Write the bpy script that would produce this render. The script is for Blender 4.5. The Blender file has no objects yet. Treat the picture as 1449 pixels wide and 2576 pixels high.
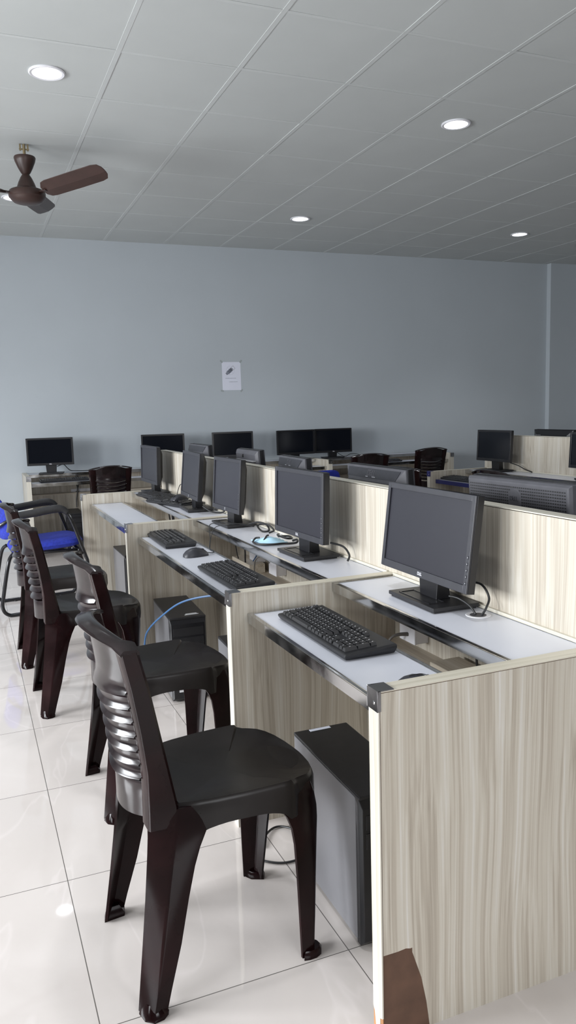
import bpy, bmesh, math, random
from mathutils import Matrix, Vector
random.seed(7)
sc = bpy.context.scene
COL = sc.collection
PI = math.pi
R = math.radians

# ------------------------------------------------------------------ materials
def new_mat(name):
    m = bpy.data.materials.new(name); m.use_nodes = True
    nt = m.node_tree
    return m, nt, nt.nodes['Principled BSDF']

def mat(name, col, rough=0.5, metal=0.0, var=0.0, scale=8.0, bump=0.0, coat=0.0, spec=None, rvar=0.0):
    m, nt, b = new_mat(name)
    b.inputs['Base Color'].default_value = (*col, 1)
    b.inputs['Roughness'].default_value = rough
    b.inputs['Metallic'].default_value = metal
    if coat: b.inputs['Coat Weight'].default_value = coat; b.inputs['Coat Roughness'].default_value = 0.08
    if spec is not None: b.inputs['Specular IOR Level'].default_value = spec
    tc = nt.nodes.new('ShaderNodeTexCoord')
    n = nt.nodes.new('ShaderNodeTexNoise'); n.inputs['Scale'].default_value = scale; n.inputs['Detail'].default_value = 5
    nt.links.new(tc.outputs['Object'], n.inputs['Vector'])
    r = nt.nodes.new('ShaderNodeValToRGB')
    e = r.color_ramp.elements
    e[0].position = 0.3; e[1].position = 0.7
    e[0].color = (*[max(0, c*(1-var)) for c in col], 1); e[1].color = (*[min(1, c*(1+var)) for c in col], 1)
    nt.links.new(n.outputs['Fac'], r.inputs['Fac']); nt.links.new(r.outputs['Color'], b.inputs['Base Color'])
    if rvar:
        mr = nt.nodes.new('ShaderNodeMapRange')
        mr.inputs['From Min'].default_value = 0.3; mr.inputs['From Max'].default_value = 0.7
        mr.inputs['To Min'].default_value = max(0, rough-rvar); mr.inputs['To Max'].default_value = rough+rvar
        nt.links.new(n.outputs['Fac'], mr.inputs['Value']); nt.links.new(mr.outputs['Result'], b.inputs['Roughness'])
    if bump:
        bp = nt.nodes.new('ShaderNodeBump'); bp.inputs['Strength'].default_value = bump; bp.inputs['Distance'].default_value = 0.002
        nt.links.new(n.outputs['Fac'], bp.inputs['Height']); nt.links.new(bp.outputs['Normal'], b.inputs['Normal'])
    return m

def wood_mat(name, cols, axis='Z', rough=0.38, fine=1.0, seed=0.0):
    """pale streaky laminate, grain along the given axis"""
    m, nt, b = new_mat(name)
    tc = nt.nodes.new('ShaderNodeTexCoord')
    wm = nt.nodes.new('ShaderNodeMapping'); wm.inputs['Scale'].default_value = {'Z': (4.5, 4.5, 1.6), 'X': (1.6, 4.5, 4.5), 'Y': (4.5, 1.6, 4.5)}[axis]
    nt.links.new(tc.outputs['Object'], wm.inputs['Vector'])
    wn = nt.nodes.new('ShaderNodeTexNoise'); wn.inputs['Scale'].default_value = 1.0; wn.inputs['Detail'].default_value = 1
    nt.links.new(wm.outputs['Vector'], wn.inputs['Vector'])
    ws = nt.nodes.new('ShaderNodeVectorMath'); ws.operation = 'SCALE'; ws.inputs['Scale'].default_value = .045
    nt.links.new(wn.outputs['Color'], ws.inputs[0])
    wa = nt.nodes.new('ShaderNodeVectorMath'); wa.operation = 'ADD'
    nt.links.new(tc.outputs['Object'], wa.inputs[0]); nt.links.new(ws.outputs['Vector'], wa.inputs[1])
    def layer(sx, sz, det, off, dist):
        mp = nt.nodes.new('ShaderNodeMapping')
        s = {'Z': (sx, sx, sz), 'X': (sz, sx, sx), 'Y': (sx, sz, sx)}[axis]
        mp.inputs['Scale'].default_value = s; mp.inputs['Location'].default_value = (off+seed, off*1.7+seed, off*.3)
        nt.links.new(wa.outputs['Vector'], mp.inputs['Vector'])
        n = nt.nodes.new('ShaderNodeTexNoise'); n.inputs['Scale'].default_value = 1.0
        n.inputs['Detail'].default_value = det; n.inputs['Distortion'].default_value = dist; n.inputs['Roughness'].default_value = .55
        nt.links.new(mp.outputs['Vector'], n.inputs['Vector'])
        return n.outputs['Fac']
    a = layer(30*fine, .5, 4, 3.1, .3)
    c = layer(150*fine, .5, 3, 11.7, .15)
    mix = nt.nodes.new('ShaderNodeMix'); mix.data_type = 'FLOAT'; mix.inputs[0].default_value = .5
    nt.links.new(a, mix.inputs[2]); nt.links.new(c, mix.inputs[3])
    r = nt.nodes.new('ShaderNodeValToRGB'); el = r.color_ramp.elements
    pos = [.34, .44, .5, .57, .66]
    while len(el) < 5: el.new(.5)
    for e, p, cc in zip(el, pos, cols): e.position = p; e.color = (*cc, 1)
    nt.links.new(mix.outputs[0], r.inputs['Fac']); nt.links.new(r.outputs['Color'], b.inputs['Base Color'])
    b.inputs['Roughness'].default_value = rough
    return m

WC = [(.335,.295,.24), (.42,.375,.31), (.485,.445,.375), (.53,.495,.43), (.60,.58,.545)]
M = {}
M['wood'] = wood_mat('pale_laminate', WC)
M['wood_edge'] = wood_mat('laminate_edge', [(.48,.445,.37), (.53,.50,.43), (.565,.535,.47), (.60,.575,.51), (.63,.61,.56)], 'Z')
M['wood_top'] = wood_mat('laminate_top_edge', [(.46,.42,.33), (.52,.48,.39), (.56,.52,.43), (.60,.56,.47), (.62,.59,.5)], 'X')
M['wood_top_y'] = wood_mat('laminate_divider_edge', [(.46,.43,.35), (.52,.49,.41), (.56,.53,.45), (.60,.57,.49), (.62,.6,.52)], 'Y')
M['wood_inner'] = wood_mat('pale_laminate_inner', [(.36,.30,.23), (.45,.39,.31), (.50,.45,.37), (.55,.50,.42), (.58,.54,.47)], 'Y')
M['board'] = mat('raw_brown_board', (.10,.052,.032), .8, var=.18, scale=22, bump=.3)
M['raw_orange'] = mat('raw_chipped_board', (.40,.19,.08), .8, var=.2, scale=40)
M['white_top'] = mat('white_laminate', (.62,.635,.70), .3, var=.015, scale=4)
M['chrome'] = mat('polished_steel', (.62,.62,.62), .13, metal=1.0, var=.12, scale=14, rvar=.06)
M['cap'] = mat('dark_steel_cap', (.30,.30,.31), .22, metal=1.0, var=.1, scale=20)
M['blue_film'] = mat('blue_film_cap', (.03,.035,.16), .3, metal=.3)
M['chair'] = mat('maroon_black_plastic', (.0088,.0028,.0031), .17, var=.6, scale=7, rvar=.05, spec=.16)
M['chair_seat'] = mat('dusty_seat_plastic', (.0105,.0085,.008), .33, var=.35, scale=7, rvar=.07, spec=.22)
M['chair_slat'] = mat('lit_slat_plastic', (.012,.0075,.0082), .16, var=.5, scale=12, rvar=.05, spec=.34)  # chair plastic lightened and shinier, putting window reflections into slats and rim
M['black'] = mat('black_plastic', (.011,.011,.013), .42, var=.2, scale=30, bump=.04)
M['bezel'] = mat('charcoal_plastic', (.022,.0225,.029), .45, var=.12, scale=30)
M['bezel_dark'] = mat('glossy_black_plastic', (.008,.008,.010), .3, var=.1)
M['shell'] = mat('grey_black_shell', (.062,.062,.072), .5, var=.15, scale=25, bump=.04)
M['screen'] = mat('matt_screen', (.017,.017,.024), .34, var=.05, scale=3, spec=.55)
M['screen_dark'] = mat('dark_screen', (.004,.005,.008), .12, var=.05, scale=3, spec=.2)
M['key'] = mat('key_plastic', (.015,.015,.017), .42, var=.1, scale=20)
M['legend'] = mat('white_print', (.62,.62,.64), .5)
M['logo'] = mat('silver_print', (.62,.62,.66), .35, metal=.4)
M['grey_steel'] = mat('grey_painted_steel', (.20,.20,.215), .38, metal=.35, var=.12, scale=3)
M['light_steel'] = mat('light_grey_steel', (.42,.42,.44), .4, metal=.3, var=.05)
M['cable'] = mat('black_cable', (.008,.008,.009), .45)
M['cable_grey'] = mat('grey_cable', (.12,.11,.10), .5)
M['cable_blue'] = mat('blue_cable', (.03,.095,.22), .45)
M['white_plastic'] = mat('white_plastic', (.74,.74,.78), .4, var=.02)
M['paper'] = mat('paper', (.70,.72,.82), .7, var=.02)
M['ink'] = mat('dark_ink', (.06,.065,.085), .7)
M['ink_grey'] = mat('grey_ink', (.22,.24,.29), .7)
M['ink_faint'] = mat('faint_ink', (.48,.50,.58), .7)
M['tape'] = mat('clear_tape', (.32,.35,.36), .35)
M['blue_fabric'] = mat('royal_blue_fabric', (.012,.026,.30), .85, var=.25, scale=60, bump=.25)
M['tube'] = mat('black_steel_tube', (.012,.012,.014), .25, var=.2, metal=.2)
M['arm'] = mat('black_arm_pad', (.016,.016,.018), .6, var=.3, scale=30, bump=.1)
M['mask'] = mat('pale_blue_cloth', (.42,.66,.82), .8, var=.05)
M['fan'] = mat('brown_fan_enamel', (.040,.020,.016), .4, var=.15, scale=12)
M['brass'] = mat('rod_brass', (.30,.24,.14), .4, metal=.7)
M['ceil_tile'] = mat('ceiling_board', (.50,.525,.522), .85, var=.02, scale=3)
M['ceil_bar'] = mat('ceiling_bar', (.535,.56,.557), .6, var=.02)
M['ceil_dark'] = mat('ceiling_void', (.03,.03,.03), .9)
M['wall'] = mat('blue_grey_paint', (.445,.485,.52), .75, var=.02, scale=1.5)
M['wall_side'] = mat('side_wall_paint', (.42,.44,.46), .8, var=.02)
M['wall_dark'] = mat('darkened_wall_paint', (.20,.20,.21), .8, var=.02)  # unseen wall behind the camera, painted dark to deepen reflections and contrast
M['frame'] = mat('window_frame', (.6,.6,.6), .5)

def emit_mat(name, col, s):
    m, nt, b = new_mat(name)
    b.inputs['Base Color'].default_value = (*col, 1)
    b.inputs['Emission Color'].default_value = (*col, 1); b.inputs['Emission Strength'].default_value = s
    return m
M['lamp'] = emit_mat('lamp_lens', (.93,.95,1.0), 9)

def floor_mat():
    m, nt, b = new_mat('glossy_vitrified_tile')
    tc = nt.nodes.new('ShaderNodeTexCoord')
    mp = nt.nodes.new('ShaderNodeMapping'); mp.inputs['Location'].default_value = (-0.173, -2.188+.596*20, 0)
    nt.links.new(tc.outputs['Object'], mp.inputs['Vector'])
    br = nt.nodes.new('ShaderNodeTexBrick'); br.offset = 0; br.squash = 1
    br.inputs['Scale'].default_value = 1; br.inputs['Brick Width'].default_value = .605; br.inputs['Row Height'].default_value = .596
    br.inputs['Mortar Size'].default_value = .0013; br.inputs['Mortar Smooth'].default_value = .1; br.inputs['Bias'].default_value = 0
    br.inputs['Color1'].default_value = (.60,.555,.53,1); br.inputs['Color2'].default_value = (.585,.54,.515,1); br.inputs['Mortar'].default_value = (.13,.12,.11,1)
    nt.links.new(mp.outputs['Vector'], br.inputs['Vector'])
    n = nt.nodes.new('ShaderNodeTexNoise'); n.inputs['Scale'].default_value = 2.2; n.inputs['Detail'].default_value = 6; n.inputs['Distortion'].default_value = 1.4
    nt.links.new(tc.outputs['Object'], n.inputs['Vector'])
    r = nt.nodes.new('ShaderNodeValToRGB'); e = r.color_ramp.elements
    e[0].position = .35; e[0].color = (.94,.935,.93,1); e[1].position = .7; e[1].color = (1.03,1.03,1.03,1)
    nt.links.new(n.outputs['Fac'], r.inputs['Fac'])
    mx = nt.nodes.new('ShaderNodeMix'); mx.data_type = 'RGBA'; mx.blend_type = 'MULTIPLY'; mx.inputs[0].default_value = 1
    nt.links.new(br.outputs['Color'], mx.inputs[6]); nt.links.new(r.outputs['Color'], mx.inputs[7])
    vn = nt.nodes.new('ShaderNodeTexNoise'); vn.inputs['Scale'].default_value = 1.3; vn.inputs['Detail'].default_value = 3; vn.inputs['Distortion'].default_value = 2.2
    vm = nt.nodes.new('ShaderNodeMapping'); vm.inputs['Scale'].default_value = (1.6, .5, 1); nt.links.new(tc.outputs['Object'], vm.inputs['Vector']); nt.links.new(vm.outputs['Vector'], vn.inputs['Vector'])
    vr = nt.nodes.new('ShaderNodeValToRGB'); ve = vr.color_ramp.elements; ve[0].position = .485; ve[0].color = (1,1,1,1); ve[1].position = .515; ve[1].color = (1,1,1,1)
    vx = ve.new(.5); vx.color = (1.07,1.07,1.08,1)
    nt.links.new(vn.outputs['Fac'], vr.inputs['Fac'])
    m2 = nt.nodes.new('ShaderNodeMix'); m2.data_type = 'RGBA'; m2.blend_type = 'MULTIPLY'; m2.inputs[0].default_value = 1
    nt.links.new(mx.outputs[2], m2.inputs[6]); nt.links.new(vr.outputs['Color'], m2.inputs[7])
    nt.links.new(m2.outputs[2], b.inputs['Base Color'])
    b.inputs['Roughness'].default_value = .07; b.inputs['IOR'].default_value = 1.5
    mr = nt.nodes.new('ShaderNodeMapRange'); mr.inputs['To Min'].default_value = .015; mr.inputs['To Max'].default_value = .05
    nt.links.new(n.outputs['Fac'], mr.inputs['Value']); nt.links.new(mr.outputs['Result'], b.inputs['Roughness'])
    return m
M['floor'] = floor_mat()

# ------------------------------------------------------------------ mesh helpers
class MB:
    def __init__(s): s.v = []; s.f = []; s.sm = []
    def add(s, vs, fs, smooth=False, mtx=None):
        o = len(s.v)
        for v in vs:
            v = Vector(v)
            s.v.append(tuple(mtx @ v) if mtx else tuple(v))
        for f in fs: s.f.append([i+o for i in f]); s.sm.append(smooth)
        return s
    def box(s, x0, x1, y0, y1, z0, z1, mtx=None):
        v = [(x0,y0,z0),(x1,y0,z0),(x1,y1,z0),(x0,y1,z0),(x0,y0,z1),(x1,y0,z1),(x1,y1,z1),(x0,y1,z1)]
        return s.add(v, [(0,3,2,1),(4,5,6,7),(0,1,5,4),(1,2,6,5),(2,3,7,6),(3,0,4,7)], mtx=mtx)
    def hexa(s, bot, top, mtx=None):
        return s.add(list(bot)+list(top), [(3,2,1,0),(4,5,6,7),(0,1,5,4),(1,2,6,5),(2,3,7,6),(3,0,4,7)], mtx=mtx)
    def loft(s, loops, closed=True, cap=True, smooth=True, mtx=None):
        n = len(loops[0]); vs = [p for l in loops for p in l]; fs = []
        for i in range(len(loops)-1):
            for j in range(n if closed else n-1):
                k = (j+1) % n
                fs.append((i*n+j, i*n+k, (i+1)*n+k, (i+1)*n+j))
        s.add(vs, fs, smooth, mtx)
        if cap and closed:
            s.add(loops[0], [tuple(reversed(range(n)))], False, mtx); s.add(loops[-1], [tuple(range(n))], False, mtx)
        return s
    def prism(s, poly, axis, a, b, mtx=None, smooth=False):
        """poly: 2-D points; extruded along axis from a to b"""
        def P(p, t): return {'x': (t, p[0], p[1]), 'y': (p[0], t, p[1]), 'z': (p[0], p[1], t)}[axis]
        return s.loft([[P(p, a) for p in poly], [P(p, b) for p in poly]], smooth=smooth, mtx=mtx)
    def lathe(s, prof, n=32, mtx=None, cap=True):
        loops = [[(r*math.cos(2*PI*k/n), r*math.sin(2*PI*k/n), z) for k in range(n)] for r, z in prof]
        return s.loft(loops, mtx=mtx, cap=cap)
    def tube(s, pts, r, n=8, mtx=None, smooth_path=True, seg=6):
        P = [Vector(p) for p in pts]
        if smooth_path and len(P) > 2:
            Q = []
            for i in range(len(P)-1):
                p0 = P[max(i-1,0)]; p1 = P[i]; p2 = P[i+1]; p3 = P[min(i+2,len(P)-1)]
                for k in range(seg):
                    t = k/seg
                    Q.append(.5*((2*p1)+(-p0+p2)*t+(2*p0-5*p1+4*p2-p3)*t*t+(-p0+3*p1-3*p2+p3)*t**3))
            Q.append(P[-1]); P = Q
        loops = []; up = None
        for i, p in enumerate(P):
            d = (P[min(i+1,len(P)-1)]-P[max(i-1,0)])
            d = d.normalized() if d.length > 1e-9 else Vector((0,0,1))
            if up is None:
                up = Vector((0,0,1)) if abs(d.z) < .9 else Vector((1,0,0))
            a = d.cross(up)
            if a.length < 1e-6: a = d.cross(Vector((1,.3,.2)))
            a.normalize(); b = a.cross(d).normalized(); up = b
            rr = r(i/(len(P)-1)) if callable(r) else r
            loops.append([tuple(p+a*rr*math.cos(2*PI*k/n)+b*rr*math.sin(2*PI*k/n)) for k in range(n)])
        return s.loft(loops, mtx=mtx)
    def grid(s, rows, smooth=True, mtx=None):
        n = len(rows[0]); vs = [p for r in rows for p in r]
        fs = [(i*n+j, i*n+j+1, (i+1)*n+j+1, (i+1)*n+j) for i in range(len(rows)-1) for j in range(n-1)]
        return s.add(vs, fs, smooth, mtx)
    def mesh(s, name, material):
        me = bpy.data.meshes.new(name); me.from_pydata(s.v, [], s.f)
        me.polygons.foreach_set('use_smooth', s.sm); me.materials.append(M[material] if isinstance(material, str) else material)
        bm = bmesh.new(); bm.from_mesh(me); bmesh.ops.remove_doubles(bm, verts=bm.verts, dist=1e-5)
        bmesh.ops.recalc_face_normals(bm, faces=bm.faces)
        for e in bm.edges:
            if len(e.link_faces) == 2 and e.calc_face_angle(0) > R(38): e.smooth = False
        bm.to_mesh(me); bm.free(); me.update()
        return me
    def build(s, name, material, parent=None, bevel=0, label=None, solid=0, loc=None):
        o = bpy.data.objects.new(name, s.mesh(name, material)); COL.objects.link(o)
        if parent: o.parent = parent
        if loc: o.location = loc
        if solid:
            md = o.modifiers.new('Solidify', 'SOLIDIFY'); md.thickness = solid; md.offset = 0
        if bevel:
            md = o.modifiers.new('Bevel', 'BEVEL'); md.width = bevel; md.segments = 2; md.limit_method = 'ANGLE'; md.angle_limit = R(40)
        if label: o['label'] = label
        return o

def thing(name, label, cat, loc=(0,0,0), rz=0, group=None):
    o = bpy.data.objects.new(name, None); COL.objects.link(o)
    o.empty_display_size = .1
    o.location = loc; o.rotation_euler = (0,0,rz)
    o['label'] = label; o['category'] = cat
    if group: o['group'] = group
    return o
def tag(o, label, cat, group=None):
    o['label'] = label; o['category'] = cat
    if group: o['group'] = group
    return o
def struct(o): o['kind'] = 'structure'; return o
def dup(root, loc, rz, label, group=None):
    r = root.copy(); COL.objects.link(r); r.location = loc; r.rotation_euler = (0,0,rz); r['label'] = label
    if group: r['group'] = group
    for ch in list(root.children):
        c = ch.copy(); COL.objects.link(c); c.parent = r
        for g in list(ch.children):
            d = g.copy(); COL.objects.link(d); d.parent = c
    return r

def text_mesh(body, size, extrude=.0004, bold=0.0, shear=0.0):
    cu = bpy.data.curves.new('lettering', 'FONT'); cu.body = body; cu.size = size; cu.extrude = extrude
    cu.offset = bold; cu.align_x = 'CENTER'; cu.align_y = 'CENTER'; cu.shear = shear
    ob = bpy.data.objects.new('lettering', cu); COL.objects.link(ob)
    dg = bpy.context.evaluated_depsgraph_get(); dg.update()
    me = bpy.data.meshes.new_from_object(ob.evaluated_get(dg))
    bpy.data.objects.remove(ob); bpy.data.curves.remove(cu)
    vs = [tuple(v.co) for v in me.vertices]; fs = [tuple(p.vertices) for p in me.polygons]
    bpy.data.meshes.remove(me)
    return vs, fs

def tilted_word(mb, mtx, size, bold=.0, ext=.0004):
    """four capital letters, the second one tilted; drawn in the local xy plane"""
    for ch, x, rot in (('D', -1.08, 0), ('E', -.36, .62), ('L', .40, 0), ('L', .98, 0)):
        vs, fs = text_mesh(ch, size, ext, bold)
        mb.add(vs, fs, mtx=mtx @ Matrix.Translation((x*size*.62, 0, 0)) @ Matrix.Rotation(rot, 4, 'Z'))

# ------------------------------------------------------------------ camera
cam = bpy.data.cameras.new('camera'); co = bpy.data.objects.new('camera', cam); COL.objects.link(co)
cam.sensor_fit = 'VERTICAL'; cam.sensor_height = 24; cam.sensor_width = 24; cam.lens = 1958.583/2576*24
cam.clip_start = .05
F = Vector((0.3748012, 0.91758372, -0.13252992)); Rt = Vector((0.92389294, -0.38155619, -0.028926)); Up = Vector((0.07710964, 0.11160196, 0.99075684))
mt = Matrix((Rt, Up, -F)).transposed().to_4x4(); mt.translation = (0, 0, 1.335)
co.matrix_world = mt
sc.camera = co

# ------------------------------------------------------------------ room
YB, HC, XL, XR, YF = 8.108, 3.034, -3.6, 10.2, -2.6
WINS = [(-.75, .95), (1.75, 3.45), (4.25, 5.95)]; WZ0, WZ1 = .85, 2.25
struct(MB().box(XL-.2, XR+.2, YF-.2, YB+.2, -.05, 0).build('floor', 'floor'))
# back wall with two shallow steps on its far part
struct(MB().box(XL-.2, 6.94, YB, YB+.2, 0, HC+.1).build('wall_back', 'wall'))
struct(MB().box(6.94, 7.47, YB-.07, YB+.2, 0, HC+.1).build('wall_back_pier', 'wall'))
struct(MB().box(7.47, XR+.2, YB-.17, YB+.2, 0, HC+.1).build('wall_back_recess', 'wall'))
struct(MB().box(XR, XR+.2, YF, YB, 0, HC+.1).build('wall_right', 'wall_side'))
FW = (.1, 1.9)
w = MB(); w.box(XL-.2, FW[0], YF-.2, YF, 0, HC+.1); w.box(FW[1], XR+.2, YF-.2, YF, 0, HC+.1); w.box(FW[0], FW[1], YF-.2, YF, 0, WZ0); w.box(FW[0], FW[1], YF-.2, YF, WZ1, HC+.1)
struct(w.build('wall_front', 'wall_dark'))
f = MB(); t = .05
f.box(FW[0], FW[1], YF-.14, YF-.08, WZ0, WZ0+t); f.box(FW[0], FW[1], YF-.14, YF-.08, WZ1-t, WZ1); f.box(FW[0], FW[0]+t, YF-.14, YF-.08, WZ0, WZ1); f.box(FW[1]-t, FW[1], YF-.14, YF-.08, WZ0, WZ1)
struct(f.build('window_4', 'frame'))
L = bpy.data.lights.new('window_daylight', 'AREA'); L.shape = 'RECTANGLE'; L.size = FW[1]-FW[0]-.1; L.size_y = WZ1-WZ0-.1; L.energy = 105; L.color = (.97, .98, 1.0)
lo = bpy.data.objects.new('window_daylight', L); COL.objects.link(lo); lo.location = ((FW[0]+FW[1])/2, YF-.16, (WZ0+WZ1)/2)
lo.rotation_euler = Vector((-.05, 1, -.35)).normalized().to_track_quat('-Z', 'Y').to_euler()
# window wall
w = MB(); w.box(XL-.2, XL, YF, YB, 0, WZ0); w.box(XL-.2, XL, YF, YB, WZ1, HC+.1)
edges = [YF]+[e for p in WINS for e in p]+[YB]
for i in range(0, len(edges), 2): w.box(XL-.2, XL, edges[i], edges[i+1], WZ0, WZ1)
struct(w.build('wall_left', 'wall_side'))
for k, (a, b) in enumerate(WINS):
    f = MB(); t = .05; x0, x1 = XL-.14, XL-.08
    f.box(x0, x1, a, b, WZ0, WZ0+t); f.box(x0, x1, a, b, WZ1-t, WZ1); f.box(x0, x1, a, a+t, WZ0, WZ1); f.box(x0, x1, b-t, b, WZ0, WZ1)
    f.box(x0, x1, (a+b)/2-t/2, (a+b)/2+t/2, WZ0, WZ1)
    struct(f.build('window_%d' % (k+1), 'frame'))
    L = bpy.data.lights.new('window_daylight', 'AREA'); L.shape = 'RECTANGLE'; L.size = b-a-.1; L.size_y = WZ1-WZ0-.1
    L.energy = [115, 255, 185][k]; L.color = (.94, .97, 1.0)
    lo = bpy.data.objects.new('window_daylight', L); COL.objects.link(lo)
    lo.location = (XL-.16, (a+b)/2, (WZ0+WZ1)/2)
    L.spread = R(145); d = Vector((1, 0, -.42)).normalized(); lo.rotation_euler = d.to_track_quat('-Z', 'Y').to_euler()

# suspended ceiling: boards, bars and the dark void above
T, CX, CY = .605, .81, 3.941
c = MB()
i0, i1 = int((XL-CX)/T)-1, int((XR-CX)/T)+1; j0, j1 = int((YF-CY)/T)-1, 6
for i in range(i0, i1+1):
    for j in range(j0, j1+1):
        xa, xb = CX+i*T, CX+(i+1)*T; ya, yb = CY+j*T, CY+(j+1)*T
        if j == j1: yb = YB
        xa = max(xa, XL); xb = min(xb, XR); ya = max(ya, YF)
        if xb-xa < .05 or yb-ya < .05: continue
        rr = random.Random(i*101+j*7)
        g0, g1 = [rr.choice((-.004, -.004, .001, .0028)) for _ in range(2)]; g2, g3 = [rr.choice((-.004, -.004, .001, .0028)) for _ in range(2)]
        if (i, j) == (3, 6): g1 = .02
        z = [HC+.0012+rr.uniform(-.0008, .0008) for _ in range(4)]
        m_ = .011
        bot = [(xa, ya+m_+g0, z[0]), (xb, ya+m_+g1, z[1]), (xb, yb-(m_+g2 if j < j1 else 0), z[2]), (xa, yb-(m_+g3 if j < j1 else 0), z[3])]
        c.hexa(bot, [(p[0], p[1], p[2]+.012) for p in bot])
struct(c.build('ceiling', 'ceil_tile'))
tb = MB()
for i in range(i0, i1+2):
    x = CX+i*T
    if XL < x < XR: tb.box(x-.012, x+.012, YF, YB, HC-.0004, HC+.003)
for j in range(j0, j1+1):
    y = CY+j*T
    if YF < y < YB: tb.box(XL, XR, y-.010, y+.010, HC, HC+.003)
struct(tb.build('trim_1', 'ceil_bar'))
struct(MB().box(XL-.2, XR+.2, YF-.2, YB+.2, HC+.03, HC+.08).build('ceiling_void', 'ceil_dark'))

# recessed downlights
def downlight_proto(label, loc):
    t = thing('downlight', label, 'ceiling light', loc, 0, 'recessed ceiling lights')
    MB().lathe([(.072, .004), (.088, .002), (.090, -.004), (.084, -.008), (.072, -.006), (.072, .004)], 40, cap=False).build('trim_ring', 'white_plastic', t)
    MB().lathe([(.001, -.004), (.04, -.005), (.073, -.003), (.073, .003), (.001, .003)], 40).build('lens', 'lamp', t)
    return t
DL = [((.515, 4.283), 'round white downlight above the ceiling fan in the upper corner of the ceiling'),
      ((2.932, 4.264), 'large bright round downlight high over the desk row, set in the grey ceiling'),
      ((2.957, 6.742), 'small round downlight in the ceiling above the paper notice wall, in the middle'),
      ((5.415, 6.749), 'small round downlight in the ceiling close to the far wall pier'),
      ((.488, 6.711), 'round downlight half hidden behind the brown ceiling fan'),
      ((.5, 1.83), 'round downlight in the ceiling above the first plastic chair, out of sight'),
      ((2.93, 1.83), 'round downlight in the ceiling above the near desk end, out of sight'),
      ((5.4, 4.27), 'round downlight in the ceiling above the second desk island, out of sight')]
p0 = None
for (x, y), lab in DL:
    if p0 is None: p0 = downlight_proto(lab, (x, y, HC))
    else: dup(p0, (x, y, HC), 0, lab)
    L = bpy.data.lights.new('downlight_glow', 'SPOT'); L.energy = 80; L.spot_size = R(104); L.spot_blend = 1.0; L.shadow_soft_size = .07; L.color = (.93, .96, 1)
    lo = bpy.data.objects.new('downlight_glow', L); COL.objects.link(lo); lo.location = (x, y, HC-.02)

# ------------------------------------------------------------------ ceiling fan
fx, fy = .48, 5.415
fan = thing('ceiling_fan', 'brown three blade ceiling fan hanging from the grey panel ceiling', 'fan', (fx, fy, 0))
MB().lathe([(.009, 3.034), (.009, 2.80)], 14).build('down_rod', 'brass', fan)
hk = MB(); hk.box(-.028, -.018, -.006, .006, 2.995, 3.034); hk.box(.018, .028, -.006, .006, 2.995, 3.034); hk.box(-.03, .03, -.004, .004, 3.000, 3.008)
hk.build('ceiling_hook', 'brass', fan)
MB().lathe([(.012, 2.955), (.064, 2.958), (.067, 2.951), (.062, 2.93), (.045, 2.89), (.030, 2.862), (.022, 2.852), (.012, 2.852)], 36).build('upper_canopy', 'fan', fan)
MB().lathe([(.012, 2.853), (.022, 2.852), (.036, 2.83), (.05, 2.80), (.062, 2.765), (.062, 2.755), (.012, 2.755)], 36).build('lower_canopy', 'fan', fan)
MB().lathe([(.012, 2.768), (.07, 2.766), (.105, 2.752), (.114, 2.74), (.114, 2.712), (.108, 2.708), (.104, 2.70), (.085, 2.682), (.05, 2.672), (.012, 2.670)], 48).build('motor_housing', 'fan', fan)
for k, az in enumerate((-48, 72, 192)):
    b = MB(); rz = Matrix.Rotation(R(az), 4, 'Z')
    def sect(r, w0, w1):
        pts = []
        rise = max(0, r-.14)*.10; hs = (w0-w1)/.128
        for (yy, zz) in ((w0, -.026*hs+rise), ((w0+w1)/2, -.004*hs+rise), (w1, .034*hs+rise)):
            pts.append((r, yy, zz))
        low = [(p[0], p[1], p[2]-.004) for p in reversed(pts)]
        return pts+low
    outline = [(.135, .012, .0), (.14, .028, -.03), (.165, .05, -.058), (.20, .056, -.066), (.40, .062, -.062), (.56, .064, -.058), (.60, .056, -.05), (.62, .03, -.028), (.625, .008, -.008)]
    b.loft([[tuple(rz @ (Vector(p)+Vector((0, 0, 2.735)))) for p in sect(r, w0, w1)] for r, w0, w1 in outline], smooth=False)
    bl = b.build('blade', 'fan', fan)
    a = MB(); a.hexa([(.095, -.014, 2.728), (.17, -.024, 2.728), (.17, .024, 2.728), (.095, .014, 2.728)], [(.095, -.014, 2.733), (.17, -.024, 2.733), (.17, .024, 2.736), (.095, .014, 2.733)], mtx=rz)
    a.build('blade_arm', 'fan', bl)

# ------------------------------------------------------------------ workstations
HP, TP, HD = .772, .040, 1.058
DX = .585       # depth from panel front to divider face
def shelf(t, mir, x0, x1, y0, y1, ztop, th, name, trimw=.012, cap='chrome'):
    """a white shelf with steel edge trim; mir maps local x for the other side of an island"""
    m = MB(); X = [mir(x0), mir(x1)]; xa, xb = min(X), max(X)
    m.box(xa+.001, xb-.001, y0, y1, ztop-th*.7, ztop); s = m.build(name, 'white_top', t)
    def bx(mb, a, b, c_, d, e, f_):
        A, B = sorted((mir(a), mir(b))); mb.box(A, B, c_, d, e, f_)
    tr = MB()
    bx(tr, x0-.003, x0+.001, y0, y1, ztop-th, ztop+.0015)              # front face
    bx(tr, x0-.003, x0+trimw, y0, y1, ztop, ztop+.0015)                # front lip
    bx(tr, x1-.001, x1+.003, y0, y1, ztop-th, ztop+.0015)
    bx(tr, x1-trimw*.8, x1+.003, y0, y1, ztop, ztop+.0015)             # rear lip
    bx(tr, x0, x1, y1-trimw*1.2, y1, ztop+.0002, ztop+.0017)           # end lips
    bx(tr, x0, x1, y0, y0+trimw, ztop+.0002, ztop+.0017)
    tr.build('steel_trim', cap, s, bevel=.0008)
    return s
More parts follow.
